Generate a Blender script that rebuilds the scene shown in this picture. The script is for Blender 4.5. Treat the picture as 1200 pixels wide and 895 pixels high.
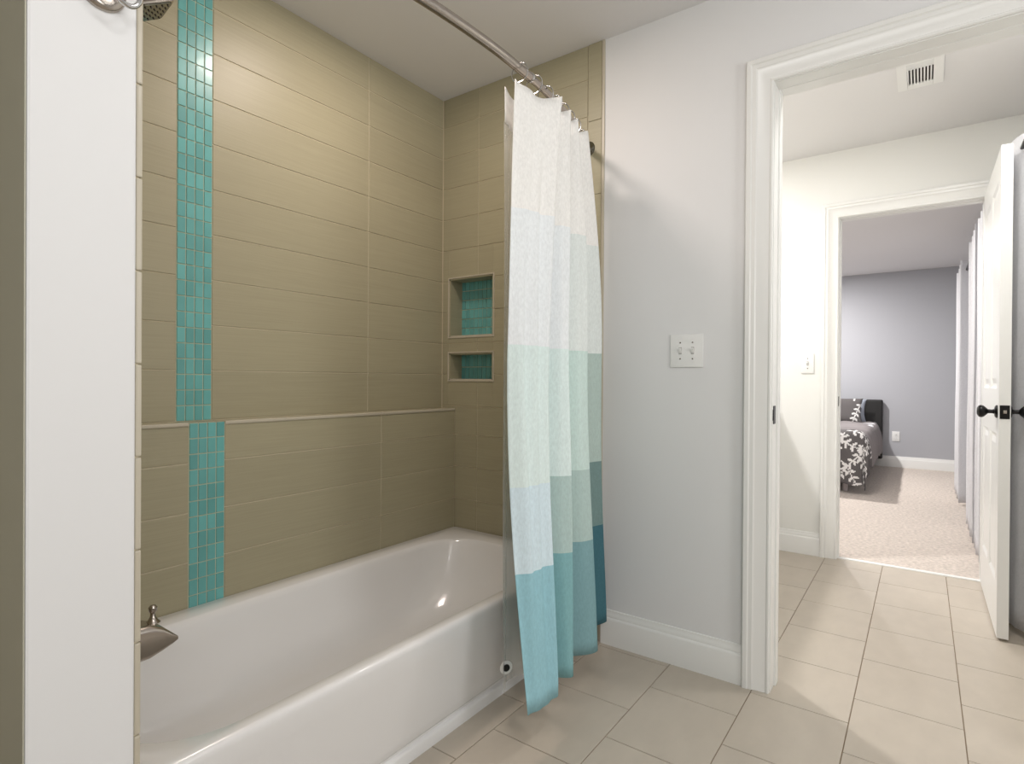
import bpy, bmesh, math, random
from mathutils import Vector, Matrix
random.seed(7)
C = bpy.context.scene
for o in list(bpy.data.objects): bpy.data.objects.remove(o)
LINK = C.collection.objects.link
PI = math.pi
H = 2.437
WA, WL, WB, WC, WD = 1.93, 1.841, 2.078, 3.885, 8.528

# ---------------------------------------------------------------- camera
A_, P_, R_ = math.radians(35.93), math.radians(0.247), math.radians(-0.389)
F0 = Vector((math.cos(A_), math.sin(A_), 0)); R0 = Vector((math.sin(A_), -math.cos(A_), 0)); U0 = Vector((0, 0, 1))
Fw = F0*math.cos(P_) - U0*math.sin(P_); U1 = F0*math.sin(P_) + U0*math.cos(P_)
Rt = R0*math.cos(R_) - U1*math.sin(R_); Up = R0*math.sin(R_) + U1*math.cos(R_)
cam = bpy.data.cameras.new('camera'); cam.sensor_width = 36; cam.lens = 664.0/1200*36
cam.clip_start = 0.02; cam.clip_end = 60
co = bpy.data.objects.new('camera', cam); LINK(co)
M = Matrix((Rt, Up, -Fw)).transposed().to_4x4(); M.translation = Vector((0, 0, 1.06))
co.matrix_world = M; C.camera = co

# ---------------------------------------------------------------- world, exposure, lights
w = bpy.data.worlds.new('world'); C.world = w; w.use_nodes = True
w.node_tree.nodes['Background'].inputs[0].default_value = (0.75, 0.85, 1, 1)
w.node_tree.nodes['Background'].inputs[1].default_value = 0.3
vs = C.view_settings; vs.view_transform = 'Standard'; vs.look = 'None'; vs.gamma = 1; vs.exposure = 0.0
vs.use_curve_mapping = False
def lamp(name, kind, loc, power, color=(1, 1, 1), size=0.1, rot=(0, 0, 0), spot=None):
    l = bpy.data.lights.new(name, kind); l.energy = power; l.color = color
    if kind == 'AREA': l.shape = 'DISK'; l.size = size
    else: l.shadow_soft_size = size
    if spot: l.spot_size = math.radians(spot); l.spot_blend = 0.6
    o = bpy.data.objects.new(name, l); LINK(o); o.location = loc; o.rotation_euler = rot
    return o
lamp('bathroom_ceiling_light', 'AREA', (0.45, -0.25, 2.42), 4, (1, 0.98, 0.96), 0.35)
lamp('bathroom_ceiling_fill', 'POINT', (0.75, 0.05, 2.05), 7, (1, 0.985, 0.97), 0.12)  # unseen fill point added to brighten the bathroom ceiling
lamp('bathroom_vanity_light', 'AREA', (-0.75, -0.95, 1.75), 14, (1, 0.99, 0.98), 0.9, (math.radians(84), 0, math.radians(-50)))
lamp('bathroom_front_fill', 'AREA', (1.0, -1.75, 1.5), 16, (1, 1, 0.99), 0.8, (math.radians(84), 0, math.radians(5)))  # unseen fill added from the front to brighten the tub apron
lamp('tub_recessed_light', 'AREA', (1.30, 1.34, 2.425), 8.5, (1, 0.865, 0.78), 0.24)
lamp('hall_light', 'AREA', (3.00, 1.38, 2.42), 30, (1, 0.97, 0.955), 0.12)
lamp('hall_ceiling_fill', 'POINT', (2.95, 1.36, 2.28), 9, (1, 0.975, 0.965), 0.06)  # extra fill point added below the hall light to lift the ceiling
lamp('hall_curtain_fill', 'AREA', (2.46, -0.20, 2.42), 9, (1, 0.98, 0.97), 0.2)  # unseen fill added to light the curtain behind the open door
lamp('bedroom_light', 'AREA', (7.2, 1.35, 2.42), 84, (1, 0.97, 0.95), 0.12)
lamp('bedroom_doorside_fill', 'AREA', (4.5, 0.75, 2.42), 30, (1, 0.97, 0.95), 0.3)  # unseen fill added just inside the bedroom to brighten its drapes

# ---------------------------------------------------------------- materials
def srgb(r, g, b):
    f = lambda c: (c/255/12.92) if c/255 <= 0.04045 else ((c/255+0.055)/1.055)**2.4
    return (f(r), f(g), f(b), 1)
def mat(name, col, rough=0.5, metal=0.0, spec=0.5, noise=None, bump=None, island=0.0, coat=0.0, emit=None):
    """noise=(scale xyz, amount); bump=(scale xyz, strength, distance); island = tone variation per tile"""
    m = bpy.data.materials.new(name); m.use_nodes = True; nt = m.node_tree; N = nt.nodes; L = nt.links
    b = N['Principled BSDF']; b.inputs['Roughness'].default_value = rough; b.inputs['Metallic'].default_value = metal
    b.inputs['Specular IOR Level'].default_value = spec; b.inputs['Coat Weight'].default_value = coat
    b.inputs['Base Color'].default_value = col
    tc = N.new('ShaderNodeTexCoord')
    def noi(scale, detail=3):
        mp = N.new('ShaderNodeMapping'); mp.inputs['Scale'].default_value = scale; L.new(tc.outputs['Object'], mp.inputs[0])
        n = N.new('ShaderNodeTexNoise'); n.inputs['Scale'].default_value = 1; n.inputs['Detail'].default_value = detail
        L.new(mp.outputs[0], n.inputs['Vector']); return n.outputs['Fac']
    if noise or island:
        hs = N.new('ShaderNodeHueSaturation'); hs.inputs['Color'].default_value = col
        ma = N.new('ShaderNodeMath'); ma.operation = 'MULTIPLY_ADD'
        if noise:
            L.new(noi(noise[0]), ma.inputs[0]); ma.inputs[1].default_value = 2*noise[1]; ma.inputs[2].default_value = 1-noise[1]
        else: ma.inputs[0].default_value = 0; ma.inputs[2].default_value = 1
        out = ma.outputs[0]
        if island:
            g = N.new('ShaderNodeNewGeometry'); mb = N.new('ShaderNodeMath'); mb.operation = 'MULTIPLY_ADD'
            L.new(g.outputs['Random Per Island'], mb.inputs[0]); mb.inputs[1].default_value = 2*island; mb.inputs[2].default_value = -island
            mc = N.new('ShaderNodeMath'); L.new(out, mc.inputs[0]); L.new(mb.outputs[0], mc.inputs[1]); out = mc.outputs[0]
        L.new(out, hs.inputs['Value']); L.new(hs.outputs[0], b.inputs['Base Color'])
    if bump:
        bp = N.new('ShaderNodeBump'); bp.inputs['Strength'].default_value = bump[1]; bp.inputs['Distance'].default_value = bump[2]
        L.new(noi(bump[0]), bp.inputs['Height']); L.new(bp.outputs[0], b.inputs['Normal'])
    return m
PAINT = mat('white_wall_paint', srgb(226, 226, 226), 0.55, bump=((60, 60, 60), 0.05, 0.001))
HALLP = mat('hall_wall_paint', srgb(232, 232, 228), 0.6, bump=((60, 60, 60), 0.05, 0.001))
CEIL = mat('ceiling_paint', srgb(226, 225, 225), 0.8)
BEDP = mat('bedroom_grey_paint', srgb(176, 177, 182), 0.7)
TRIM = mat('white_trim_paint', srgb(232, 232, 229), 0.3)
GREIGE_SHADE = mat('shaded_greige_paint', srgb(176, 174, 158), 0.6)
TILE = mat('taupe_linen_tile', srgb(164, 157, 131), 0.42, noise=((5, 5, 220), 0.10), bump=((5, 5, 260), 0.25, 0.001), island=0.03)
GROUT = mat('beige_grout', srgb(206, 196, 170), 0.8)
GROUTM = mat('mosaic_grout', srgb(198, 204, 180), 0.8)
BULL = mat('beige_bullnose', srgb(190, 182, 164), 0.35, noise=((8, 8, 8), 0.06))
GLASS = mat('teal_glass_mosaic', srgb(104, 172, 170), 0.28, noise=((9, 9, 9), 0.14), island=0.12, coat=0.1)
FTILE = mat('beige_floor_tile', srgb(186, 176, 162), 0.38, noise=((9, 16, 9), 0.09), bump=((20, 20, 20), 0.06, 0.002), island=0.02)
FGROUT = mat('floor_grout', srgb(140, 124, 104), 0.8)
CARPET = mat('beige_carpet', srgb(204, 193, 183), 0.95, noise=((48, 48, 48), 0.42), bump=((60, 60, 60), 1.0, 0.012))
ENAMEL = mat('white_tub_enamel', srgb(226, 225, 224), 0.16, coat=0.3)
NICKEL = mat('brushed_nickel', srgb(176, 168, 160), 0.24, metal=1)
DNICKEL = mat('dark_polished_nickel', srgb(112, 110, 100), 0.16, metal=1)
CHROME = mat('chrome', srgb(205, 205, 205), 0.1, metal=1)
BLACK = mat('black_metal', srgb(26, 25, 25), 0.3, metal=0.6)
PLASTIC = mat('white_plastic', srgb(234, 234, 232), 0.3)
SLOT = mat('dark_slot', srgb(52, 46, 44), 0.8)
DARKWOOD = mat('black_headboard_fabric', srgb(20, 19, 19), 0.5)
SHEET = mat('white_cotton', srgb(222, 222, 226), 0.9, noise=((6, 6, 2), 0.03))
DGREY = mat('charcoal_cotton', srgb(92, 88, 88), 0.9, noise=((10, 10, 10), 0.06))
MGREY = mat('grey_cotton', srgb(128, 122, 122), 0.9, noise=((7, 7, 7), 0.08))
LEAF = mat('white_leaf_print', srgb(226, 224, 222), 0.9)
LGREY = mat('pale_blue_grey_cotton', srgb(160, 166, 178), 0.9)
BEDLEG = mat('pale_bed_leg_plastic', srgb(196, 186, 186), 0.5)
def cloth(name, col, tr=0.12):
    m = mat(name, col, 0.9, noise=((190, 190, 80), 0.17), bump=((260, 260, 200), 0.25, 0.0006), spec=0.15)
    nt = m.node_tree; N = nt.nodes; L = nt.links; b = N['Principled BSDF']; out = N['Material Output']
    t = N.new('ShaderNodeBsdfTranslucent'); t.inputs[0].default_value = col
    mx = N.new('ShaderNodeMixShader'); mx.inputs[0].default_value = tr
    L.new(b.outputs[0], mx.inputs[1]); L.new(t.outputs[0], mx.inputs[2]); L.new(mx.outputs[0], out.inputs[0])
    return m
CL = {k: cloth('curtain_'+k, srgb(*v)) for k, v in dict(
    white=(247, 246, 243), ice=(240, 244, 246), iceb=(233, 239, 237),
    mint=(228, 242, 240), mintb=(212, 231, 226), sky=(220, 237, 244), sage=(188, 209, 205), sageb=(190, 208, 202), teal=(128, 154, 152),
    aqua=(160, 206, 217), aquab=(140, 186, 190), aquac=(138, 176, 182), deep=(76, 120, 132)).items()}
DRAPE = cloth('white_drape_cloth', srgb(244, 244, 246), 0.35)
def clear(name, fac, col):
    m = bpy.data.materials.new(name); m.use_nodes = True; nt = m.node_tree; N = nt.nodes; L = nt.links
    b = N['Principled BSDF']; b.inputs['Base Color'].default_value = col; b.inputs['Roughness'].default_value = 0.25
    t = N.new('ShaderNodeBsdfTransparent'); mx = N.new('ShaderNodeMixShader'); mx.inputs[0].default_value = fac
    L.new(t.outputs[0], mx.inputs[1]); L.new(b.outputs[0], mx.inputs[2]); L.new(mx.outputs[0], N['Material Output'].inputs[0])
    return m
VINYL = clear('clear_vinyl', 0.34, srgb(244, 244, 240))

# ---------------------------------------------------------------- helpers
def obj(name, bm, m, parent=None, smooth=False, loc=None):
    me = bpy.data.meshes.new(name); bm.normal_update(); bm.to_mesh(me); bm.free()
    for mm in (m if isinstance(m, (list, tuple)) else [m]): me.materials.append(mm)
    if smooth:
        for p in me.polygons: p.use_smooth = True
        if smooth == 'auto':
            me.set_sharp_from_angle(angle=math.radians(38))
    o = bpy.data.objects.new(name, me); LINK(o)
    if parent: o.parent = parent
    if loc: o.location = loc
    return o
def tag(o, label=None, cat=None, group=None, kind=None):
    if label: o['label'] = label
    if cat: o['category'] = cat
    if group: o['group'] = group
    if kind: o['kind'] = kind
    return o
def thing(name, loc, label, cat, group=None, rotz=0):
    o = bpy.data.objects.new(name, None); LINK(o); o.location = loc; o.rotation_euler = (0, 0, rotz); o.empty_display_size = 0.05
    return tag(o, label, cat, group)
def struct(name, bm, m, parent=None, smooth=False):
    o = obj(name, bm, m, parent, smooth)
    if not parent: o['kind'] = 'structure'
    return o
def box(bm, x0, x1, y0, y1, z0, z1, bev=0, seg=2, mi=0):
    r = bmesh.ops.create_cube(bm, size=1)
    vs_ = r['verts']
    for v in vs_:
        v.co = Vector(((x0+x1)/2 + v.co.x*(x1-x0), (y0+y1)/2 + v.co.y*(y1-y0), (z0+z1)/2 + v.co.z*(z1-z0)))
    fs = set(f for v in vs_ for f in v.link_faces)
    for f in fs: f.material_index = mi
    if bev:
        es = list(set(e for v in vs_ for e in v.link_edges))
        r2 = bmesh.ops.bevel(bm, geom=es, offset=bev, segments=seg, affect='EDGES', profile=0.6)
        for f in r2['faces']: f.material_index = mi
    return bm
def B(*a, **k): return box(bmesh.new(), *a, **k)
def frame_of(ax):
    ax = Vector(ax).normalized(); t = Vector((0, 0, 1)) if abs(ax.z) < 0.9 else Vector((1, 0, 0))
    u = ax.cross(t).normalized(); return u, ax.cross(u).normalized(), ax
def lathe(bm, base, axis, prof, n=24, cap=True):
    """prof: list of (radius, distance along axis)"""
    u, v, a = frame_of(axis); base = Vector(base); rings = []
    for r, h in prof:
        rings.append([bm.verts.new(base + a*h + u*r*math.cos(2*PI*i/n) + v*r*math.sin(2*PI*i/n)) for i in range(n)])
    for p, q in zip(rings, rings[1:]):
        for i in range(n): bm.faces.new((p[i], p[(i+1) % n], q[(i+1) % n], q[i]))
    if cap:
        bm.faces.new(rings[0][::-1]); bm.faces.new(rings[-1])
    return bm
def tube(bm, pts, rad, n=12, closed=False):
    pts = [Vector(p) for p in pts]; rings = []; K = len(pts)
    rads = rad if isinstance(rad, (list, tuple)) else [rad]*K
    up = None
    for i, p in enumerate(pts):
        if closed: d = (pts[(i+1) % K]-pts[i-1])
        else: d = pts[min(i+1, K-1)]-pts[max(i-1, 0)]
        d.normalize()
        if up is None: up = frame_of(d)[0]
        up = (up - d*up.dot(d)).normalized(); s = d.cross(up)
        rings.append([bm.verts.new(p + up*rads[i]*math.cos(2*PI*j/n) + s*rads[i]*math.sin(2*PI*j/n)) for j in range(n)])
    for i in range(K if closed else K-1):
        p, q = rings[i], rings[(i+1) % K]
        for j in range(n): bm.faces.new((p[j], p[(j+1) % n], q[(j+1) % n], q[j]))
    if not closed: bm.faces.new(rings[0][::-1]); bm.faces.new(rings[-1])
    return bm
def torus(bm, c, axis, R, r, n=28, k=10):
    u, v, a = frame_of(axis); c = Vector(c)
    return tube(bm, [c+u*R*math.cos(2*PI*i/n)+v*R*math.sin(2*PI*i/n) for i in range(n)], r, k, True)
def crom(P, n):
    """Catmull-Rom through 2-D control points, n samples per span"""
    P = [Vector(p) for p in P]; Q = [P[0]*2-P[1]]+P+[P[-1]*2-P[-2]]; out = []
    for i in range(1, len(Q)-2):
        a, b, c, d = Q[i-1:i+3]
        for k in range(n):
            t = k/n
            out.append(0.5*((2*b)+(c-a)*t+(2*a-5*b+4*c-d)*t*t+(3*b-a-3*c+d)*t**3))
    out.append(P[-1]); return out
def tiles(bm, us, vs2, place, thick, gap=0.003, cham=0.0012, skip=None, mi=0):
    """chamfered tiles on a plane; us, vs2 = joint positions; place(u,v,h)->Vector"""
    for i in range(len(us)-1):
        for j in range(len(vs2)-1):
            if skip and skip((us[i]+us[i+1])/2, (vs2[j]+vs2[j+1])/2): continue
            tile(bm, us[i]+gap/2, us[i+1]-gap/2, vs2[j]+gap/2, vs2[j+1]-gap/2, place, thick, cham, mi)
def tile(bm, a, b, c, d, place, thick, cham=0.0012, mi=0):
    if b-a < 0.004 or d-c < 0.004: return
    L0 = [bm.verts.new(place(u, v, 0)) for u, v in ((a, c), (b, c), (b, d), (a, d))]
    L1 = [bm.verts.new(place(u, v, thick-cham)) for u, v in ((a, c), (b, c), (b, d), (a, d))]
    L2 = [bm.verts.new(place(u, v, thick)) for u, v in ((a+cham, c+cham), (b-cham, c+cham), (b-cham, d-cham), (a+cham, d-cham))]
    fs = [bm.faces.new(L2)]
    for p, q in ((L0, L1), (L1, L2)):
        for i in range(4): fs.append(bm.faces.new((p[i], p[(i+1) % 4], q[(i+1) % 4], q[i])))
    for f in fs: f.material_index = mi
def prof_sweep(bm, stations, mi=0):
    """stations: list of rings (list of Vectors) joined, capped"""
    rs = [[bm.verts.new(p) for p in r] for r in stations]; n = len(rs[0])
    for p, q in zip(rs, rs[1:]):
        for i in range(n): bm.faces.new((p[i], p[(i+1) % n], q[(i+1) % n], q[i])).material_index = mi
    bm.faces.new(rs[0][::-1]); bm.faces.new(rs[-1])
    bmesh.ops.recalc_face_normals(bm, faces=bm.faces[:])
    return bm
BASEP = [(0, 0), (.015, 0), (.015, .100), (.013, .106), (.009, .109), (.009, .118), (.005, .124), (.004, .136), (0, .138)]
def baseboard(name, p0, p1, nrm):
    p0, p1, nrm = Vector(p0), Vector(p1), Vector(nrm)
    return struct(name, prof_sweep(bmesh.new(), [[p + nrm*d + Vector((0, 0, z)) for d, z in BASEP] for p in (p0, p1)]), TRIM, smooth='auto')
CASP = [(0, 0), (0, .010), (.003, .013), (.008, .013), (.011, .010), (.015, .012), (.048, .014), (.054, .019), (.066, .019), (.070, .023), (.083, .023), (.086, .020), (.086, 0)]
def casing(x, sx, yr, yl, zt, parent):
    """moulded casing round an opening on a wall face at x, protruding towards sx"""
    st = []
    for f in (lambda o: (yl+o, 0), lambda o: (yl+o, zt+o), lambda o: (yr-o, zt+o), lambda o: (yr-o, 0)):
        st.append([Vector((x+sx*d, f(o)[0], f(o)[1])) for o, d in CASP])
    return obj('casing', prof_sweep(bmesh.new(), st), TRIM, parent, smooth='auto')

# ================================================================ room shell
XL, YF = -1.5, -1.9
# floor: chamfered tiles in a half-offset bond over a grout bed
bm = bmesh.new(); box(bm, XL, 3.905, YF, 2.6, -0.08, -0.003, mi=1)
def flo(u, v, h): return Vector((u, v, -0.003+h))
j = -8
while True:
    y0 = 0.178 + 0.2895*j
    if y0 > 2.6: break
    y1 = min(y0+0.2895, 2.6)
    off = 0.0 if j % 2 == 0 else 0.17
    # even rows (j=0 : 0.178..0.4675) have joints at 2.04 + 0.34k
    k = -12
    while True:
        x0 = 2.04 + 0.34*k + off
        if x0 > 3.905: break
        x1 = min(x0+0.34, 3.905)
        if x1 > XL and y1 > YF: tile(bm, max(x0, XL)+.0015, x1-.0015, max(y0, YF)+.0015, y1-.0015, flo, 0.003, 0.0008)
        k += 1
    j += 1
struct('floor', bm, [FTILE, FGROUT])
struct('trim_1', B(3.900, 3.932, -0.27, 0.42, -0.02, 0.006, bev=.003), TRIM)['label'] = 'white threshold strip between tile and carpet'
struct('floor_bedroom', B(3.905, 8.65, -0.55, 3.0, -0.08, 0.002), CARPET)
# ceiling: one slab
struct('ceiling', B(XL-.1, 8.65, YF-.1, 3.1, H, H+.08), CEIL)

# tiled back wall: upper part, ledge part
RU = [0.918] + [1.083+0.1515*k for k in range(9)] + [H]
RLW = [0.0, 0.176, 0.330, 0.484, 0.638, 0.792, 0.908]
SX0, SX1, JX = 0.836, 0.947, 1.609
def mosaic(bm, u0, u1, v0, v1, place, thick, mi, nu=4, pv=0.0505):
    nv = round((v1-v0)/pv); us = [u0+(u1-u0)*i/nu for i in range(nu+1)]; vv = [v0+(v1-v0)*i/nv for i in range(nv+1)]
    tiles(bm, us, vv, place, thick, gap=0.0036, cham=0.0007, mi=mi)
bm = bmesh.new(); box(bm, XL-.1, 2.3, WA+.004, WA+.14, 0, H, mi=1)
pl = lambda u, v, h: Vector((u, WA+.004-h, v))
tiles(bm, [0.40, SX0], RU, pl, .0026); tiles(bm, [SX1, JX, WB-.006], RU, pl, .0026)
mosaic(bm, SX0, SX1, RU[0], H, pl, .0042, 2)
box(bm, SX0, SX1, WA+.0032, WA+.0042, RU[0], H, mi=3)
struct('wall_back', bm, [TILE, GROUT, GLASS, GROUTM])
bm = bmesh.new(); box(bm, 0.40, WB-.006, WL+.004, WA+.003, 0, 0.914, mi=1)
pl = lambda u, v, h: Vector((u, WL+.004-h, v))
tiles(bm, [0.40, SX0], RLW, pl, .0026); tiles(bm, [SX1, JX, WB-.008], RLW, pl, .0026)
mosaic(bm, SX0, SX1, 0.33, 0.918, pl, .0042, 2)
box(bm, SX0, SX1, WL+.0032, WL+.0042, 0.33, 0.914, mi=3)
plt = lambda u, v, h: Vector((u, v, 0.914+h))
tiles(bm, [0.40, SX0, SX1, JX-.12, WB-.008], [WL+.012, WA], plt, .003)
for a, b in ((0.40, SX0), (SX1, JX), (JX, WB-.008)): box(bm, a+.001, b-.001, WL-.0015, WL+.012, 0.908, 0.9195, bev=.003, mi=4)
struct('wall_back_ledge', bm, [TILE, GROUT, GLASS, GROUTM, BULL])

# wing wall at the head of the tub
bm = bmesh.new(); box(bm, 0.252, 0.394, 1.055, WA+.004, 0, H, bev=.004)
struct('wall_left', bm, PAINT)
struct('wall_left_side', B(0.250, 0.2519, 1.057, WA+.003, 0, H), GREIGE_SHADE)  # added panel, its greige carries the shade on the wing wall's side
bm = bmesh.new(); box(bm, 0.394, 0.399, 1.058, WA, 0, H, mi=1)
plw = lambda u, v, h: Vector((0.399+h, u, v))
RB = [0.0, 0.176, 0.330, 0.484, 0.638, 0.792, 0.93] + RU[1:]
tiles(bm, [1.085, 1.13, 1.52, WA], RB, plw, .0026)
zz = [0.0]
while zz[-1] < H-.3: zz.append(zz[-1]+0.1545)
zz.append(H)
for a, b in zip(zz, zz[1:]): box(bm, 0.3935, 0.403, 1.0535, 1.084, a+.001, b-.001, bev=.003, mi=2)
struct('wall_left_tile', bm, [TILE, GROUT, BULL])

# wall with the switch and the doorway (wall_right): x 2.078..2.196
YJB, YRB, ZDB = 0.412, -0.405, 2.072
YT = 1.052
bm = bmesh.new()
box(bm, WB, 2.196, YJB+.015, YT, 0, H)
box(bm, WB, 2.196, YRB-.015, YJB+.015, ZDB+.015, H)
box(bm, WB, 2.196, YF, YRB-.015, 0, H)
struct('wall_right', bm, PAINT)
# tiled end wall with two niches
NY0, NY1 = 1.613, 1.886
N1, N2 = (1.266, 1.549), (1.056, 1.186)
bm = bmesh.new()
for z0, z1 in ((0, N2[0]), (N2[1], N1[0]), (N1[1], H)): box(bm, WB-.002, 2.20, YT, WA+.003, z0, z1, mi=1)
for z0, z1 in (N1, N2):
    box(bm, WB-.002, 2.20, YT, NY0, z0, z1, mi=1); box(bm, WB-.002, 2.20, NY1, WA+.003, z0, z1, mi=1)
    box(bm, 2.166, 2.20, NY0, NY1, z0, z1, mi=3)
plb = lambda u, v, h: Vector((WB-.002-h, u, v))
def in_niche(a, b, c, d):
    return [(n0, n1) for n0, n1 in (N1, N2) if a < NY1 and b > NY0 and c < n1 and d > n0]
YJ = [YT+.073, 1.706, WA]
for k in range(len(RB)-1):
    for u0, u1 in zip(YJ, YJ[1:]):
        rects = [(u0+.0015, u1-.0015, RB[k]+.0015, RB[k+1]-.0015)]
        for n0, n1 in (N1, N2):
            nr = []
            for a, b, c, d in rects:
                if a < NY1 and b > NY0 and c < n1 and d > n0:
                    if a < NY0: nr.append((a, NY0, c, d))
                    if b > NY1: nr.append((NY1, b, c, d))
                    aa, bb = max(a, NY0), min(b, NY1)
                    if c < n0: nr.append((aa, bb, c, n0))
                    if d > n1: nr.append((aa, bb, n1, d))
                else: nr.append((a, b, c, d))
            rects = nr
        for r in rects: tile(bm, *r, plb, .0026, .0008)
zz = [0.0]
while zz[-1] < H-.35: zz.append(zz[-1]+0.303)
zz.append(H)
for a, b in zip(zz, zz[1:]):
    box(bm, WB-.0065, WB-.0018, YT+.010, YT+.071, a+.001, b-.001, bev=.001, mi=0)
box(bm, WB-.0065, WB+.0, YT-.003, YT+.009, 0, H, bev=.002, mi=4)
pln = lambda u, v, h: Vector((2.166-h, u, v))
for z0, z1 in (N1, N2):
    mosaic(bm, NY0+.002, NY1-.002, z0+.002, z1-.002, pln, .004, 2, nu=10)
    # niche linings and light edge trim
    box(bm, WB-.004, 2.166, NY0, NY0+.006, z0, z1, mi=0); box(bm, WB-.004, 2.166, NY1-.006, NY1, z0, z1, mi=0)
    box(bm, WB-.004, 2.166, NY0, NY1, z0, z0+.006, mi=4); box(bm, WB-.004, 2.166, NY0, NY1, z1-.006, z1, mi=0)
    t = .007
    for q in ((NY0-t, NY0, z0-t, z1+t), (NY1, NY1+t, z0-t, z1+t), (NY0, NY1, z0-t, z0), (NY0, NY1, z1, z1+t)):
        box(bm, WB-.0078, WB, q[0], q[1], q[2], q[3], bev=.0015, mi=4)
struct('wall_right_tile', bm, [TILE, GROUT, GLASS, GROUTM, BULL])

# other bathroom walls, hall and bedroom walls
struct('wall_front', B(XL-.1, 2.196, YF-.1, YF, 0, H), PAINT)
struct('wall_side', B(XL-.1, XL, YF, WA+.004, 0, H), PAINT)
YJC, YRC, ZDC = 0.408, -0.262, 2.035
bm = bmesh.new()
box(bm, WC, 3.985, YJC+.015, 3.0, 0, H); box(bm, WC, 3.985, YRC-.015, YJC+.015, ZDC+.015, H); box(bm, WC, 3.985, -0.55, YRC-.015, 0, H)
struct('wall_hall_back', bm, HALLP)
struct('wall_hall_right', B(2.196, WC, -0.62, -0.50, 0, H), HALLP)
struct('wall_hall_left', B(2.196, WC, 2.5, 2.6, 0, H), HALLP)
hk = struct('wall_hall_shadow_caster', B(2.196, WC, 0.83, 0.93, 0, 1.11, bev=.004), HALLP)  # unseen half wall, added to cast the diagonal shadow in the hall
struct('wall_bedroom_back', B(WD, WD+.12, -0.55, 3.1, 0, H), BEDP)
struct('wall_bedroom_right', B(3.985, WD, -0.66, -0.55, 0, H), BEDP)
struct('wall_bedroom_left', B(3.985, WD, 3.0, 3.1, 0, H), BEDP)

baseboard('baseboard_right', (WB, YJB+.089, 0), (WB, YT-.006, 0), (-1, 0, 0))
baseboard('baseboard_hall', (WC, YJC+.089, 0), (WC, 2.5, 0), (-1, 0, 0))
baseboard('baseboard_bedroom', (WD, -0.55, 0), (WD, 3.0, 0), (-1, 0, 0))

# doorway frames
def doorway(name, x0, x1, yr, yl, zt, stop, label):
    bm = bmesh.new()
    box(bm, x0-.002, x1+.002, yl, yl+.0152, 0, zt, bev=.001); box(bm, x0-.002, x1+.002, yr-.0152, yr, 0, zt, bev=.001)
    box(bm, x0-.002, x1+.002, yr-.0152, yl+.0152, zt, zt+.0152, bev=.001)
    o = struct(name, bm, TRIM); o['label'] = label
    bm = bmesh.new(); s0, s1 = stop; th = .006
    box(bm, s0, s1, yl-th, yl+.001, 0, zt, bev=.0015); box(bm, s0, s1, yr-.001, yr+th, 0, zt, bev=.0015); box(bm, s0, s1, yr, yl, zt-.002, zt+.001, bev=.0015)
    obj('door_stop', bm, TRIM, o)
    casing(x0, -1, yr-.003, yl+.003, zt+.003, o); casing(x1, 1, yr-.003, yl+.003, zt+.003, o)
    return o
d1 = doorway('door_1', WB, 2.196, YRB, YJB, ZDB, (2.135, 2.175), 'white doorway frame beside the two-gang switch')
bm = bmesh.new(); box(bm, 2.088, 2.118, YJB-.0022, YJB+.001, 0.914, 0.976, bev=.001); box(bm, 2.080, 2.089, YJB-.0035, YJB+.001, 0.926, 0.964, bev=.0015)
obj('strike_plate', bm, BLACK, d1)['label'] = 'small black strike plate on door jamb'
d2 = doorway('door_2', WC, 3.985, YRC, YJC, ZDC, (3.925, 3.965), 'white doorway frame leading into carpeted bedroom')
bm = bmesh.new(); box(bm, 3.890, 3.915, YJC-.0022, YJC+.001, 0.915, 0.972, bev=.001)
obj('strike_plate', bm, BLACK, d2)['label'] = 'small black strike plate on door jamb'

# ================================================================ bathtub
TX0, TX1, TY0, TY1, TZ = 0.4035, WB-.0075, 1.108, WL-.001, 0.345
def rrect(x0, x1, y0, y1, rL, rR, z, n=8):
    pts = []
    for cx, cy, r, a0 in ((x1-rR, y1-rR, rR, 0), (x0+rL, y1-rL, rL, 90), (x0+rL, y0+rL, rL, 180), (x1-rR, y0+rR, rR, 270)):
        for i in range(n+1):
            a = math.radians(a0+90*i/n); pts.append(Vector((cx+r*math.cos(a), cy+r*math.sin(a), z)))
        # straight side subdivisions are not needed
    return pts
tub = thing('bathtub', (0.4035, 1.108, 0), 'white enamel alcove bathtub with a plain apron set against taupe tile', 'bathtub')
W0 = Vector((0.4035, 1.108, 0))
bm = bmesh.new()
rings = [
 rrect(TX0, TX1, TY0+.0055, TY1, .004, .004, 0.280), rrect(TX0, TX1, TY0+.0005, TY1, .004, .004, 0.325),
 rrect(TX0, TX1, TY0+.002, TY1, .005, .005, 0.336), rrect(TX0+.002, TX1-.002, TY0+.0065, TY1-.001, .008, .008, TZ-.002), rrect(TX0+.005, TX1-.005, TY0+.014, TY1-.004, .012, .012, TZ),
 rrect(.430, 1.962, 1.149, 1.763, .20, .19, TZ-.0005), rrect(.434, 1.957, 1.1525, 1.758, .20, .19, TZ-.003), rrect(.438, 1.952, 1.156, 1.752, .20, .19, TZ-.010), rrect(.442, 1.946, 1.159, 1.748, .20, .19, TZ-.022),
 rrect(.465, 1.915, 1.168, 1.735, .19, .19, TZ-.08), rrect(.48, 1.86, 1.185, 1.715, .18, .19, TZ-.16), rrect(.50, 1.79, 1.205, 1.69, .17, .19, .12),
 rrect(.525, 1.74, 1.228, 1.665, .16, .18, .082), rrect(.57, 1.69, 1.265, 1.625, .14, .16, .066), rrect(.66, 1.6, 1.34, 1.55, .09, .1, .060)]
vr = [[bm.verts.new(p-W0) for p in r] for r in rings]; n = len(vr[0])
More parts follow.
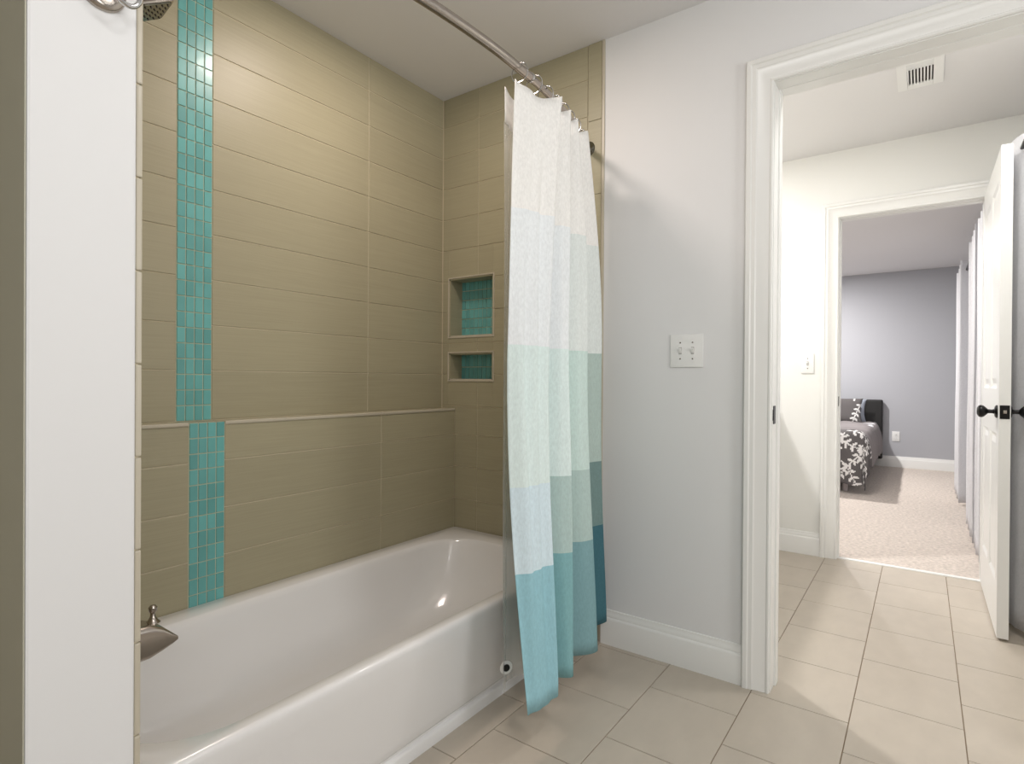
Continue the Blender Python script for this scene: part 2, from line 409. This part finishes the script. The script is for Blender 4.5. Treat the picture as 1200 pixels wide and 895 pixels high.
for p, q in zip(vr, vr[1:]):
    for i in range(n): bm.faces.new((p[i], p[(i+1) % n], q[(i+1) % n], q[i]))
bm.faces.new(vr[-1])
bmesh.ops.recalc_face_normals(bm, faces=bm.faces[:])
for f in bm.faces:
    pass
ob = obj('basin', bm, ENAMEL, tub, smooth=True)
bm = bmesh.new()
# apron: side profile swept along x (gentle recess, dark joint line, skirt)
pr = [(1.19, 0.0), (1.138, 0.0), (1.138, .030), (1.141, .036), (1.148, .040), (1.149, .046), (1.143, .051), (1.139, .060), (1.137, .08), (1.114, .281), (1.122, .288), (1.19, .29)]
prof_sweep(bm, [[Vector((x, y, z))-W0 for y, z in pr] for x in (TX0+.001, TX1-.001)])
obj('apron', bm, ENAMEL, tub, smooth='auto')
bm = lathe(bmesh.new(), Vector((.63, 1.46, .061))-W0, (0, 0, 1), [(.034, -.002), (.034, .003), (.028, .005), (.012, .003), (.012, .012), (.0, .013)], 24)
obj('drain', bm, CHROME, tub, smooth='auto')
bm = lathe(bmesh.new(), Vector((.470, 1.46, .26))-W0, (1, 0, -.08), [(.036, -.004), (.036, .006), (.03, .010), (.0, .011)], 24)
obj('overflow_plate', bm, CHROME, tub, smooth='auto')

# tub spout
sp = thing('tub_spout', (0.403, 1.48, 0.45), 'polished nickel tub spout with a diverter knob, jutting over the tub', 'tub spout')
def rsec(x, zb, zt, hw, y=0, n=6, k=.45):
    pts = []; hz = (zt-zb)/2; cz = (zt+zb)/2; r = min(hz, hw)*k
    for cy, c2, a0 in ((hw-r, hz-r, 0), (-hw+r, hz-r, 90), (-hw+r, -hz+r, 180), (hw-r, -hz+r, 270)):
        for i in range(n+1):
            a = math.radians(a0+90*i/n); pts.append(Vector((x, y+cy+r*math.cos(a), cz+c2+r*math.sin(a))))
    return pts
bm = bmesh.new()
secs = [(.4035, .405, .488, .036), (.425, .408, .486, .033), (.47, .405, .484, .031), (.53, .400, .484, .032), (.575, .402, .481, .034), (.600, .412, .470, .036), (.622, .424, .449, .037), (.632, .431, .439, .037)]
prof_sweep(bm, [[p-Vector((.403, 0, .45)) for p in rsec(*s)] for s in secs])
obj('spout_body', bm, NICKEL, sp, smooth='auto')
bm = lathe(bmesh.new(), (.188, 0, .026), (0, 0, 1), [(.016, 0), (.010, .007), (.006, .014), (.005, .022), (.009, .028), (.0095, .036), (.006, .041), (0, .042)], 20)
obj('diverter_knob', bm, NICKEL, sp, smooth='auto')

# shower head
sh = thing('showerhead', (0.403, 1.50, 2.035), 'square flared nickel shower head high on the tiled wing wall', 'shower head')
S0 = Vector((0.403, 1.50, 2.06))
bm = lathe(bmesh.new(), (0.0005, 0, 0), (1, 0, 0), [(.03, 0), (.03, .004), (.022, .010), (.012, .014), (.012, .016)], 24); obj('flange', bm, NICKEL, sh, smooth='auto')
arm = crom([(0.01, 0, 0), (.05, 0, .004), (.10, 0, -.012), (.145, 0, -.045)], 6)
arm = [Vector(a) for a in arm]
obj('arm', tube(bmesh.new(), arm, .0105, 14), NICKEL, sh, smooth='auto')
ax = Vector((.55, -.12, -.83)).normalized(); u = Vector((0, 1, 0)); u = (u-ax*u.dot(ax)).normalized(); v = ax.cross(u)
cb = Vector((.138, 0, -.038))
def sq(c, h, rr=.25, n=4):
    pts = []; r = h*rr
    for sx_, sy_, a0 in ((1, 1, 0), (-1, 1, 90), (-1, -1, 180), (1, -1, 270)):
        for i in range(n+1):
            a = math.radians(a0+90*i/n); pts.append(c + u*(sx_*(h-r)+r*math.cos(a)) + v*(sy_*(h-r)+r*math.sin(a)))
    return pts
bm = bmesh.new(); prof_sweep(bm, [sq(cb+ax*d, h, q) for d, h, q in ((0, .012, .9), (.012, .015, .9), (.022, .014, .8), (.045, .024, .5), (.070, .042, .28), (.080, .045, .22), (.084, .043, .22))])
obj('head_shell', bm, NICKEL, sh, smooth='auto')
bm = bmesh.new(); prof_sweep(bm, [sq(cb+ax*d, h, .22) for d, h in ((.0835, .040), (.0865, .038))])
fpl = obj('spray_face', bm, DNICKEL, sh, smooth='auto')
bm = bmesh.new()
for i in range(-2, 3):
    for j in range(-2, 3):
        lathe(bm, cb+ax*.086+u*i*.0145+v*j*.0145, ax, [(.0022, 0), (.0016, .003)], 6)
obj('nozzles', bm, SLOT, fpl)

# robe hook on the wing wall's end face
hx = thing('robe_hook', (0.343, 1.055, 1.672), 'polished double robe hook on the narrow white wall end', 'hook')
bm = lathe(bmesh.new(), (0, 0.0005, 0), (0, -1, 0), [(.034, 0), (.034, .004), (.031, .008), (.024, .010), (.012, .011), (.009, .018), (.008, .030), (0, .032)], 32)
obj('base_plate', bm, NICKEL, hx, smooth='auto')
for s, zc in ((1, -.012), (-1, .012)):
    bm = torus(bmesh.new(), (s*.021, -.046, zc), (s*.15, -1, -.25), .0185, .0040, 32, 12)
    tube(bm, [(0, -.028, 0), (s*.003, -.040, zc*.4), (s*.004, -.046, zc*.9)], .0045, 10)
    obj('prong_loop', bm, CHROME, hx, smooth='auto')

# ================================================================ shower rod, rings, curtain, liner
RZ = 2.009
rodp = crom([(0.404, 1.140), (0.70, 1.065), (0.99, 1.022), (1.22, 1.004), (1.38, 1.003), (1.58, 1.014), (1.80, 1.048), (2.071, 1.120)], 10)
rod = thing('shower_curtain_rod', (2.07, 1.12, RZ), 'curved brushed nickel shower curtain rod spanning above the tub', 'curtain rod')
Wr = Vector((2.07, 1.12, RZ))
P3 = [Vector((p[0], p[1], RZ))-Wr for p in rodp]
ks = next(i for i, p in enumerate(rodp) if p[0] > 1.46)
obj('outer_tube', tube(bmesh.new(), P3[:ks+1], .0140, 18), NICKEL, rod, smooth='auto')
obj('inner_tube', tube(bmesh.new(), P3[ks-1:], .0118, 18), NICKEL, rod, smooth='auto')
d = (P3[ks+1]-P3[ks]).normalized()
obj('collar', lathe(bmesh.new(), P3[ks]-d*.006, d, [(.0118, 0), (.0155, .001), (.0155, .010), (.0118, .012)], 20, cap=False), CHROME, rod, smooth='auto')
obj('flange', lathe(bmesh.new(), (0.0012, 0.0, 0), (-1, -.28, 0), [(.030, 0), (.030, .005), (.024, .012), (.016, .018), (.013, .028)], 28), DNICKEL, rod, smooth='auto')
obj('flange', lathe(bmesh.new(), Vector((0.4035, 1.14, RZ))-Wr, (1, -.25, 0), [(.030, 0), (.030, .005), (.024, .012), (.016, .018), (.014, .028)], 28), DNICKEL, rod, smooth='auto')
def rod_at(x):
    for a, b in zip(rodp, rodp[1:]):
        if a[0] <= x <= b[0]:
            t = (x-a[0])/(b[0]-a[0]); q = a.lerp(b, t); return Vector((q[0], q[1], RZ)), Vector((b[0]-a[0], b[1]-a[1], 0)).normalized()
ring_me = None
ordn = ['first', 'second', 'third', 'fourth', 'fifth', 'sixth', 'seventh', 'eighth']
for i, x in enumerate((1.415, 1.500, 1.575, 1.645, 1.705, 1.760, 1.830, 1.925)):
    p, d = rod_at(x)
    if i == 0:
        r0 = tag(bpy.data.objects.new('curtain_ring', None), None, 'curtain ring', 'curtain rings on the shower rod'); LINK(r0)
        bm = torus(bmesh.new(), (0, 0, -.012), (1, 0, 0), .0290, .0019, 26, 8); hoop = obj('hoop', bm, CHROME, r0, smooth='auto')
        bm = bmesh.new()
        for k in range(-2, 3): bmesh.ops.create_uvsphere(bm, u_segments=10, v_segments=8, radius=.0034, matrix=Matrix.Translation((0, .0290*math.sin(k*.28), -.012+.0290*math.cos(k*.28))))
        balls = obj('roller_balls', bm, CHROME, r0, smooth=True); r = r0
    else:
        r = r0.copy(); LINK(r)
        for c0 in (hoop, balls):
            c1 = c0.copy(); LINK(c1); c1.parent = r
    r.location = p; r.rotation_euler = (0, 0, math.atan2(d.y, d.x))
    r['label'] = ('chrome curtain ring on the shower rod, the one furthest from the wall flange' if i == 0 else
                  'chrome curtain ring, the one nearest the wall flange' if i == 7 else
                  'chrome curtain ring on the shower rod, %s from the open end of curtain' % ordn[i])

def drape(name, top, bot, zs, ztop_f, mid=None, mats=None, matf=None, n=8, parent=None, thick=.0016, ripple=0.0):
    T = crom(top, n); Bt = crom(bot, n); Md = crom(mid, n) if mid else None; K = len(T); bm = bmesh.new(); rows = []
    for z in zs:
        w_ = (z-zs[0])/(zs[-1]-zs[0]); row = []
        for k in range(K):
            s = k/(K-1); zt = ztop_f(s); zz_ = zs[0]+(zt-zs[0])*w_ if w_ > .97 else z
            if Md:
                if w_ < .55: t = w_/.55; p = Bt[k].lerp(Md[k], 1-(1-t)**1.5)
                else: p = Md[k].lerp(T[k], ((w_-.55)/.45)**1.9)
            else: p = Bt[k].lerp(T[k], w_)
            g = math.sin(PI*min(1, max(0, w_*1.02)))**.5 if Md else 1
            dy = ripple*(math.sin(s*61+z*2.1)*math.sin(z*2.3+s*9)+(.9*math.sin(s*97+1.3*math.sin(z*1.7)) if Md else 0))*(.35+.65*g)
            row.append(bm.verts.new((p[0]-dy*.3, p[1]+dy, zz_)))
        rows.append(row)
    for a in range(len(rows)-1):
        for k in range(K-1):
            f = bm.faces.new((rows[a][k], rows[a][k+1], rows[a+1][k+1], rows[a+1][k]))
            if matf: f.material_index = matf(k/(K-1), (zs[a]+zs[a+1])/2)
    o = obj(name, bm, mats, parent, smooth=True)
    m = o.modifiers.new('thickness', 'SOLIDIFY'); m.thickness = thick; m.offset = 0
    return o
def zlist(breaks, step=.04):
    out = [breaks[0]]
    for a, b in zip(breaks, breaks[1:]):
        k = max(1, round((b-a)/step)); out += [a+(b-a)*i/k for i in range(1, k+1)]
    return out
cm = ['aquac', 'sageb', 'white', 'ice', 'iceb', 'mint', 'mintb', 'sky', 'sage', 'teal', 'aqua', 'aquab', 'deep']
ci = {k: i for i, k in enumerate(cm)}
def cmat(s, z):
    c = 0 if s < .25 else 1 if s < .45 else 2 if s < .66 else 3
    row = 0 if z > 1.56 else 1 if z > 1.16 else 2 if z > .752 else 3 if z > .508 else 4
    tab = [['white']*4, ['ice', 'ice', 'iceb', 'iceb'], ['mint', 'mint', 'mintb', 'sageb'], ['sky', 'sage', 'sage', 'teal'], ['aqua', 'aquab', 'aquac', 'deep']]  # later columns darker: patch tones with fold shade mixed into the colour
    return ci[tab[row][c]]
top = [(1.388, 1.000), (1.480, .972), (1.560, .940), (1.578, 1.020), (1.655, .962), (1.672, 1.035), (1.722, .972), (1.755, 1.045), (1.828, .992), (1.90, 1.062), (1.965, 1.075)]
bot = [(1.308, .884), (1.385, .872), (1.456, .882), (1.500, .968), (1.566, .886), (1.628, .990), (1.762, .902), (1.838, 1.030), (1.990, 0.990), (2.030, 1.030), (2.046, 1.050)]
ring_s = [0, .2, .3, .4, .5, .6, .7, .8, 1.0]
def ztop(s):
    dmin = min(abs(s-r) for r in ring_s); return 1.966 - min(.028, dmin*.32)
zs = zlist([.122, .508, .752, 1.16, 1.56, 1.93, 1.96], .045)
sc = thing('shower_curtain', (1.6, 1.0, 0), 'shower curtain in white, mint and aqua colour blocks, gathered beside the white wall', 'shower curtain')
def off(pts, dx, dy): return [(p[0]-dx, p[1]-dy) for p in pts]
mid = [(1.300, .948), (1.385, .925), (1.470, .930), (1.512, 1.005), (1.585, .928), (1.632, 1.010), (1.740, .938), (1.795, 1.042), (1.925, .995), (1.985, 1.045), (2.012, 1.062)]
drape('curtain_panel', off(top, 1.6, 1.0), off(bot, 1.6, 1.0), zs, ztop, off(mid, 1.6, 1.0), [CL[k] for k in cm], cmat, n=14, parent=sc, ripple=.0075)
# stitched hem tape along the bottom
lt = [(1.388, 1.040), (1.47, 1.068), (1.56, 1.060), (1.65, 1.080), (1.75, 1.078), (1.88, 1.098), (1.97, 1.100)]
lb = [(1.388, 1.030), (1.46, 1.064), (1.55, 1.048), (1.66, 1.075), (1.76, 1.066), (1.90, 1.086), (2.04, 1.082)]
ln = thing('curtain_liner', (1.6, 1.05, 0), 'clear vinyl shower liner hanging behind the aqua curtain outside the tub', 'curtain liner')
drape('liner_sheet', off(lt, 1.6, 1.05), off(lb, 1.6, 1.05), zlist([.100, 1.85], .06), lambda s: 1.85, None, [VINYL], None, n=8, parent=ln, thick=.0008, ripple=.003)
drape('liner_header', off(lt, 1.6, 1.05), off([(a+(c-a)*.06, b+(d_-b)*.06) for (a, b), (c, d_) in zip(lt, lb)], 1.6, 1.05), zlist([1.848, 1.94], .03), lambda s: 1.955, None, [CL['white']], None, n=8, parent=ln, thick=.0012)
for k, lab in ((0, 'magnet'),):
    bm = lathe(bmesh.new(), (1.414-1.6, 1.041-1.05, .167), (-.55, -1, 0), [(.0, .004), (.021, .0035), (.021, .0015)], 24, cap=False)
    pk = obj('weight_pocket', bm, PLASTIC, ln, smooth='auto')
    bm = lathe(bmesh.new(), (1.414-1.6, 1.041-1.05, .167), (-.55, -1, 0), [(.011, .0035), (.011, .0065), (0, .007)], 20, cap=False)
    obj('magnet', bm, BLACK, pk, smooth='auto')

# ================================================================ switches, outlet, vent
def plate(name, loc, gangs, label, cat, outlet=False, wdt=None):
    t = thing(name, loc, label, cat); wd = wdt or (.070 if gangs == 1 else .122); ht = .122
    obj('cover_plate', B(-.006, -.0003, -wd/2, wd/2, -ht/2, ht/2, bev=.0022), PLASTIC, t, smooth='auto')
    for g in range(gangs):
        yc = (g-(gangs-1)/2)*.046
        if outlet:
            for s in (-1, 1):
                f = obj('socket', B(-.0078, -.0055, yc-.016, yc+.016, s*.020-.014, s*.020+.014, bev=.004), PLASTIC, t, smooth='auto')
                bm = bmesh.new()
                for yy in (-.006, .006): box(bm, -.0084, -.0075, yc+yy-.001, yc+yy+.001, s*.020-.003, s*.020+.006)
                obj('slots', bm, SLOT, f)
        else:
            obj('toggle_slot', B(-.0065, -.0055, yc-.0055, yc+.0055, -.013, .013), mat('slot_shade', srgb(170, 168, 164), .6) if 'slot_shade' not in bpy.data.materials else bpy.data.materials['slot_shade'], t)
            bm = bmesh.new(); prof_sweep(bm, [[Vector((x, yc+s*.0042, z)) for x, z in ((-.004, -.009), (-.0075, -.009), (-.016, .006), (-.014, .010), (-.004, .008))] for s in (-1, 1)])
            obj('toggle', bm, PLASTIC, t)
            for s in (-1, 1):
                obj('screw', lathe(bmesh.new(), (-.0058, yc, s*.030), (-1, 0, 0), [(.003, 0), (.003, .001), (0, .0013)], 12), NICKEL, t)
    return t
plate('light_switch', (WB, .7075, 1.171), 2, 'double white toggle light switch on the bathroom wall left of the doorway', 'light switch')
plate('light_switch', (WC, .573, 1.171), 1, 'single white toggle light switch on the hall wall beyond the doorway', 'light switch')
plate('wall_outlet', (WD, .265, .385), 1, 'white wall outlet above the bedroom baseboard beside the bed', 'outlet', outlet=True, wdt=.078)

vt = thing('ceiling_vent', (3.09, .02, H), 'white louvred ceiling air register above the hall', 'vent')
VW = .085
bm = bmesh.new()
fx, fy, ox, oy = .105, .048, .150, .085
for q in ((-ox, ox, fy, oy), (-ox, ox, -oy, -fy), (-ox, -fx, -fy, fy), (fx, ox, -fy, fy)): box(bm, q[0], q[1], q[2], q[3], -.008, -.0003, bev=.002)
box(bm, -.060, -.050, -fy, fy, -.008, -.001)
obj('frame', bm, PLASTIC, vt)
obj('duct_opening', B(-fx, fx, -fy, fy, -.0016, -.0004), SLOT, vt)
for k in range(8):
    y = -fy+.006+k*(2*fy-.012)/7
    bm = bmesh.new(); prof_sweep(bm, [[Vector((x, y+a, z)) for a, z in ((-.0012, -.002), (.0036, -.002), (.0052, -.008), (.0004, -.008))] for x in (-.050, fx)])
    obj('louvre', bm, PLASTIC, vt)
for k in range(5):
    x = -fx+.004+k*.0095
    bm = bmesh.new(); prof_sweep(bm, [[Vector((x+a, y, z)) for a, z in ((-.001, -.002), (.001, -.002), (.006, -.008), (.004, -.008))] for y in (-fy, fy)])
    obj('louvre', bm, PLASTIC, vt)

# ================================================================ open panelled door in the hall
LX0, LX1, LY0, LY1, LZ0, LZ1 = 3.058, 3.850, -.292, -.254, .012, 2.035
dr = bpy.data.objects.new('door_3', None); LINK(dr); dr.location = (LX1, LY1, 0); dr['kind'] = 'structure'
dr['label'] = 'open white four-panel door with black knobs seen almost edge-on'
O3 = Vector((LX1, LY1, 0))
bm = bmesh.new()
xs = [LX0, LX0+.085, LX0+.355, LX0+.437, LX0+.707, LX1]; zs3 = [LZ0, .225, .845, 1.035, 1.915, LZ1]
for ysd, sg in ((LY1, 1), (LY0, -1)):
    for a in range(5):
        for b in range(5):
            x0, x1, z0, z1 = xs[a], xs[a+1], zs3[b], zs3[b+1]
            def q(ins, dep): return [bm.verts.new(Vector((x, ysd+sg*dep, z))-O3) for x, z in ((x0+ins, z0+ins), (x1-ins, z0+ins), (x1-ins, z1-ins), (x0+ins, z1-ins))]
            if a in (1, 3) and b in (1, 3):
                Ls = [q(0, 0), q(.012, -.007), q(.022, -.008), q(.045, -.002)]
                for p1, p2 in zip(Ls, Ls[1:]):
                    for i in range(4): bm.faces.new((p1[i], p1[(i+1) % 4], p2[(i+1) % 4], p2[i]))
                bm.faces.new(Ls[-1])
            else: bm.faces.new(q(0, 0))
for (x0, x1, z0, z1, kind) in ((LX0, LX0, LZ0, LZ1, 'x'), (LX1, LX1, LZ0, LZ1, 'x'), (LX0, LX1, LZ0, LZ0, 'z'), (LX0, LX1, LZ1, LZ1, 'z')):
    if kind == 'x': pts = [(x0, LY0, z0), (x0, LY1, z0), (x0, LY1, z1), (x0, LY0, z1)]
    else: pts = [(x0, LY0, z0), (x1, LY0, z0), (x1, LY1, z0), (x0, LY1, z0)]
    bm.faces.new([bm.verts.new(Vector(p)-O3) for p in pts])
bmesh.ops.remove_doubles(bm, verts=bm.verts[:], dist=1e-5); bmesh.ops.recalc_face_normals(bm, faces=bm.faces[:])
obj('door_leaf', bm, TRIM, dr)
KP = [(.027, 0), (.027, .004), (.022, .008), (.010, .010), (.008, .018), (.009, .030), (.016, .036), (.024, .044), (.0265, .052), (.024, .060), (.014, .066), (0, .067)]
for s, y in ((1, LY1), (-1, LY0)):
    obj('doorknob', lathe(bmesh.new(), Vector((LX0+.055, y, .940))-O3, (0, s, 0), KP, 28), BLACK, dr, smooth='auto')['label'] = 'round black doorknob'
lp = obj('latch_plate', B(LX0-.0016-O3.x, LX0+.001-O3.x, -.289-O3.y, -.257-O3.y, .912, .968, bev=.0008), BLACK, dr)
obj('latch_bolt', B(LX0-.008-O3.x, LX0-.001-O3.x, -.279-O3.y, -.267-O3.y, .934, .948, bev=.002), NICKEL, lp)
for z in (.25, 1.02, 1.80):
    obj('hinge', lathe(bmesh.new(), Vector((LX1+.006, LY0-.004, z-.045))-O3, (0, 0, 1), [(.006, 0), (.006, .09)], 12), BLACK, dr, smooth='auto')

# ================================================================ grommet drapes (hall and bedroom)
def grommet_drape(name, x0, x1, y, amp, nw, z0, z1, label, phase=0, grommets=True, parent_group=None):
    t = thing(name, ((x0+x1)/2, y, 0), label, 'curtain', parent_group)
    cx = (x0+x1)/2; pts_t = []; pts_b = []
    for i in range(nw*2+1):
        x = x0+(x1-x0)*i/(nw*2)-cx; s = 1 if (i+phase) % 2 == 0 else -1
        pts_t.append((x, s*amp*.85)); pts_b.append((x+random.uniform(-.008, .008), s*amp*random.uniform(.9, 1.05)))
    drape('cloth', pts_t, pts_b, zlist([z0, z0+.07, z1], .09), lambda s: z1, None, [DRAPE], None, n=8, parent=t, thick=.002, ripple=.004)
    bm = bmesh.new()
    zt = z0+.072; hemt = []
    if grommets:
        for i in range(nw*2):
            xa, ya = pts_t[i]; xb, yb = pts_t[i+1]; d = Vector((xb-xa, yb-ya, 0)).normalized(); nrm = Vector((d.y, -d.x, 0))
            bm = torus(bmesh.new(), ((xa+xb)/2, (ya+yb)/2, z1-.055), nrm, .021, .0055, 24, 8)
            obj('grommet', bm, BLACK, t, smooth=True)
    return t
hc = grommet_drape('closet_curtain', 3.11, 3.63, -.334, .031, 2, .03, 2.10, 'white grommet curtain hanging behind the open panelled door', phase=1)
rt = thing('curtain_rod', (2.30, -.334, 2.045), 'dark curtain rod carrying the white curtain behind the open door', 'curtain rod')
obj('pole', tube(bmesh.new(), [(-.10, 0, 0), (1.58, 0, 0)], .011, 14), BLACK, rt, smooth='auto')
grommet_drape('window_curtain', 6.24, 6.95, -.305, .052, 3, .02, 2.115, 'white grommet curtain panel furthest back in the bedroom', parent_group=None)
grommet_drape('window_curtain', 4.73, 5.35, -.305, .040, 3, .02, 2.09, 'white grommet curtain panel between two others in the bedroom')
grommet_drape('window_curtain', 4.25, 4.60, -.305, .034, 2, .02, 2.09, 'white grommet curtain panel just inside the bedroom doorway')
rt = thing('curtain_rod', (4.10, -.305, 2.04), 'dark curtain rod above the bedroom window curtains', 'curtain rod')
obj('pole', tube(bmesh.new(), [(0, 0, 0), (2.98, 0, 0)], .011, 14), BLACK, rt, smooth='auto')
for xx in (0, 1.46, 2.98): obj('bracket', tube(bmesh.new(), [(xx, 0, 0), (xx, -.2445, 0)], .007, 10), BLACK, rt, smooth='auto')

# ================================================================ bed
bed = thing('bed', (6.3, .42, 0), 'bed with a black upholstered headboard against the grey bedroom wall', 'bed')
OB = Vector((6.3, .42, 0))
def rel(x0, x1, y0, y1, z0, z1, **k): return B(x0-OB.x, x1-OB.x, y0-OB.y, y1-OB.y, z0-OB.z, z1-OB.z, **k)
obj('headboard', rel(8.43, 8.510, .400, 1.46, 0.10, .838, bev=.02, seg=3), DARKWOOD, bed, smooth='auto')
obj('mattress', rel(6.30, 8.43, .45, 1.42, .30, .56, bev=.05, seg=4), SHEET, bed, smooth='auto')
obj('bed_base', rel(6.32, 8.43, .46, 1.41, .15, .30, bev=.01), DARKWOOD, bed, smooth='auto')
for x, y in ((6.36, .60), (6.36, 1.35), (8.3, .50), (8.3, 1.35)):
    obj('leg', lathe(bmesh.new(), Vector((x, y, 0.002))-OB, (0, 0, 1), [(.018, 0), (.022, .01), (.026, .148), (.02, .149)], 14), BEDLEG, bed, smooth='auto')['label'] = 'pale round bed leg'
# branch print
rnd = random.Random(3)
def stems(n, w_, h_):
    out = []
    for i in range(n):
        x, y = rnd.uniform(-.05, w_), rnd.uniform(-.05, h_); a = rnd.uniform(0, 2*PI); L = rnd.uniform(.3, .6); cv = rnd.uniform(-2, 2)
        segs = []; leaves = []; s = 0; px, py = x, y
        while s < L:
            nx, ny = px+.02*math.cos(a), py+.02*math.sin(a); segs.append((px, py, nx, ny)); a += cv*.02; s += .02; px, py = nx, ny
            if round(s/.02) % 3 == 0:
                for sd in (-1, 1):
                    b = a+sd*.95; leaves.append((px+.032*math.cos(b), py+.032*math.sin(b), b))
        out.append((segs, leaves))
    return out
def printed(S, x, y):
    for segs, leaves in S:
        if abs(segs[0][0]-x) > .6 or abs(segs[0][1]-y) > .6: continue
        for a, b, c, d in segs:
            if abs(a-x) < .025 and abs(b-y) < .025:
                mx, my = (a+c)/2, (b+d)/2
                if (mx-x)**2+(my-y)**2 < .0090**2: return True
        for lx, ly, b in leaves:
            dx, dy = x-lx, y-ly
            if abs(dx) < .035 and abs(dy) < .035:
                p = dx*math.cos(b)+dy*math.sin(b); q = -dx*math.sin(b)+dy*math.cos(b)
                if (p/.024)**2+(q/.0115)**2 < 1: return True
    return False
S1 = stems(30, 1.1, 1.3)
bm = bmesh.new()
US = [-.49+i*.0095 for i in range(105)] + [.52+i*.08 for i in range(20)]
VS = [-.33+i*.0095 for i in range(90)] + [.53+i*.08 for i in range(6)]
rows = []
for a, u_ in enumerate(US):
    row = []
    for v_ in VS:
        du, dv = min(u_, 0), min(v_, 0)
        d = math.hypot(du, dv); lim = .46 if dv < -.02 else .42
        o_ = .055*(1-math.exp(-d/.06)); ux, uy = (du/d, dv/d) if d > 1e-6 else (0, 0)
        wr = .012*math.sin(v_*17+u_*5)*math.sin(u_*11+1)
        fold = .02*math.sin((v_ if du < dv else u_)*24)*min(1, d/.2)
        x = 6.24+max(u_, 0)+ux*(o_+fold); y = .45+max(v_, 0)+uy*(o_+fold*.8)
        z = .600-.03*max(u_, 0)/1.9+wr-d*.96-(.03 if d > 0 else .03*math.exp(-min(max(u_, 0), max(v_, 0))/.05))
        row.append(bm.verts.new(Vector((x, y, max(z, .05)))))
    rows.append(row)
for a in range(len(US)-1):
    for b in range(len(VS)-1):
        f = bm.faces.new((rows[a][b], rows[a+1][b], rows[a+1][b+1], rows[a][b+1]))
        uu, vv = US[a], VS[b]
        zone = uu < .10+.35*max(0, vv)
        f.material_index = (1 if printed(S1, uu+.5, vv+.4) else 0) if zone else 2
cf = obj('comforter', bm, [DGREY, LEAF, MGREY], smooth=True)
tag(cf, 'charcoal comforter with white leafy branch print draped over the bed', 'comforter')
cf.modifiers.new('thickness', 'SOLIDIFY').thickness = .006
def pillow(name, c, hw, hh, th, tilt, mats, label, S=None, n=44):
    bm = bmesh.new(); F = {}
    for sd in (1, -1):
        for i in range(n+1):
            for j in range(n+1):
                a, b = -1+2*i/n, -1+2*j/n
                e = max(0, (1-a**4)*(1-b**4))**.5; edge = 1-.06*(1-abs(a)**2)*abs(b)**6
                edge2 = 1-.06*(1-abs(b)**2)*abs(a)**6
                if sd == -1 and (i in (0, n) or j in (0, n)): F[(sd, i, j)] = F[(1, i, j)]; continue
                F[(sd, i, j)] = bm.verts.new((-sd*th*e, a*hw*edge2, b*hh*edge))
        for i in range(n):
            for j in range(n):
                q = [F[(sd, i, j)], F[(sd, i+1, j)], F[(sd, i+1, j+1)], F[(sd, i, j+1)]]
                f = bm.faces.new(q if sd == -1 else q[::-1])
                if S: f.material_index = 1 if printed(S, (i/n)*2*hw+.2, (j/n)*2*hh+.2) else 0
    bmesh.ops.recalc_face_normals(bm, faces=bm.faces[:])
    o = obj(name, bm, mats, smooth=True); o.location = c; o.rotation_euler = (0, tilt, 0)
    tag(o, label, 'pillow'); return o
pillow('pillow', (8.14, .99, .705), .40, .155, .055, .25, [DGREY, LEAF], 'charcoal pillow with white branch print leaning at the headboard', stems(9, 1.1, .6), n=80)
pillow('pillow', (8.28, .98, .70), .42, .145, .055, .2, [LGREY], 'plain pale blue-grey pillow between the printed pillow and headboard')
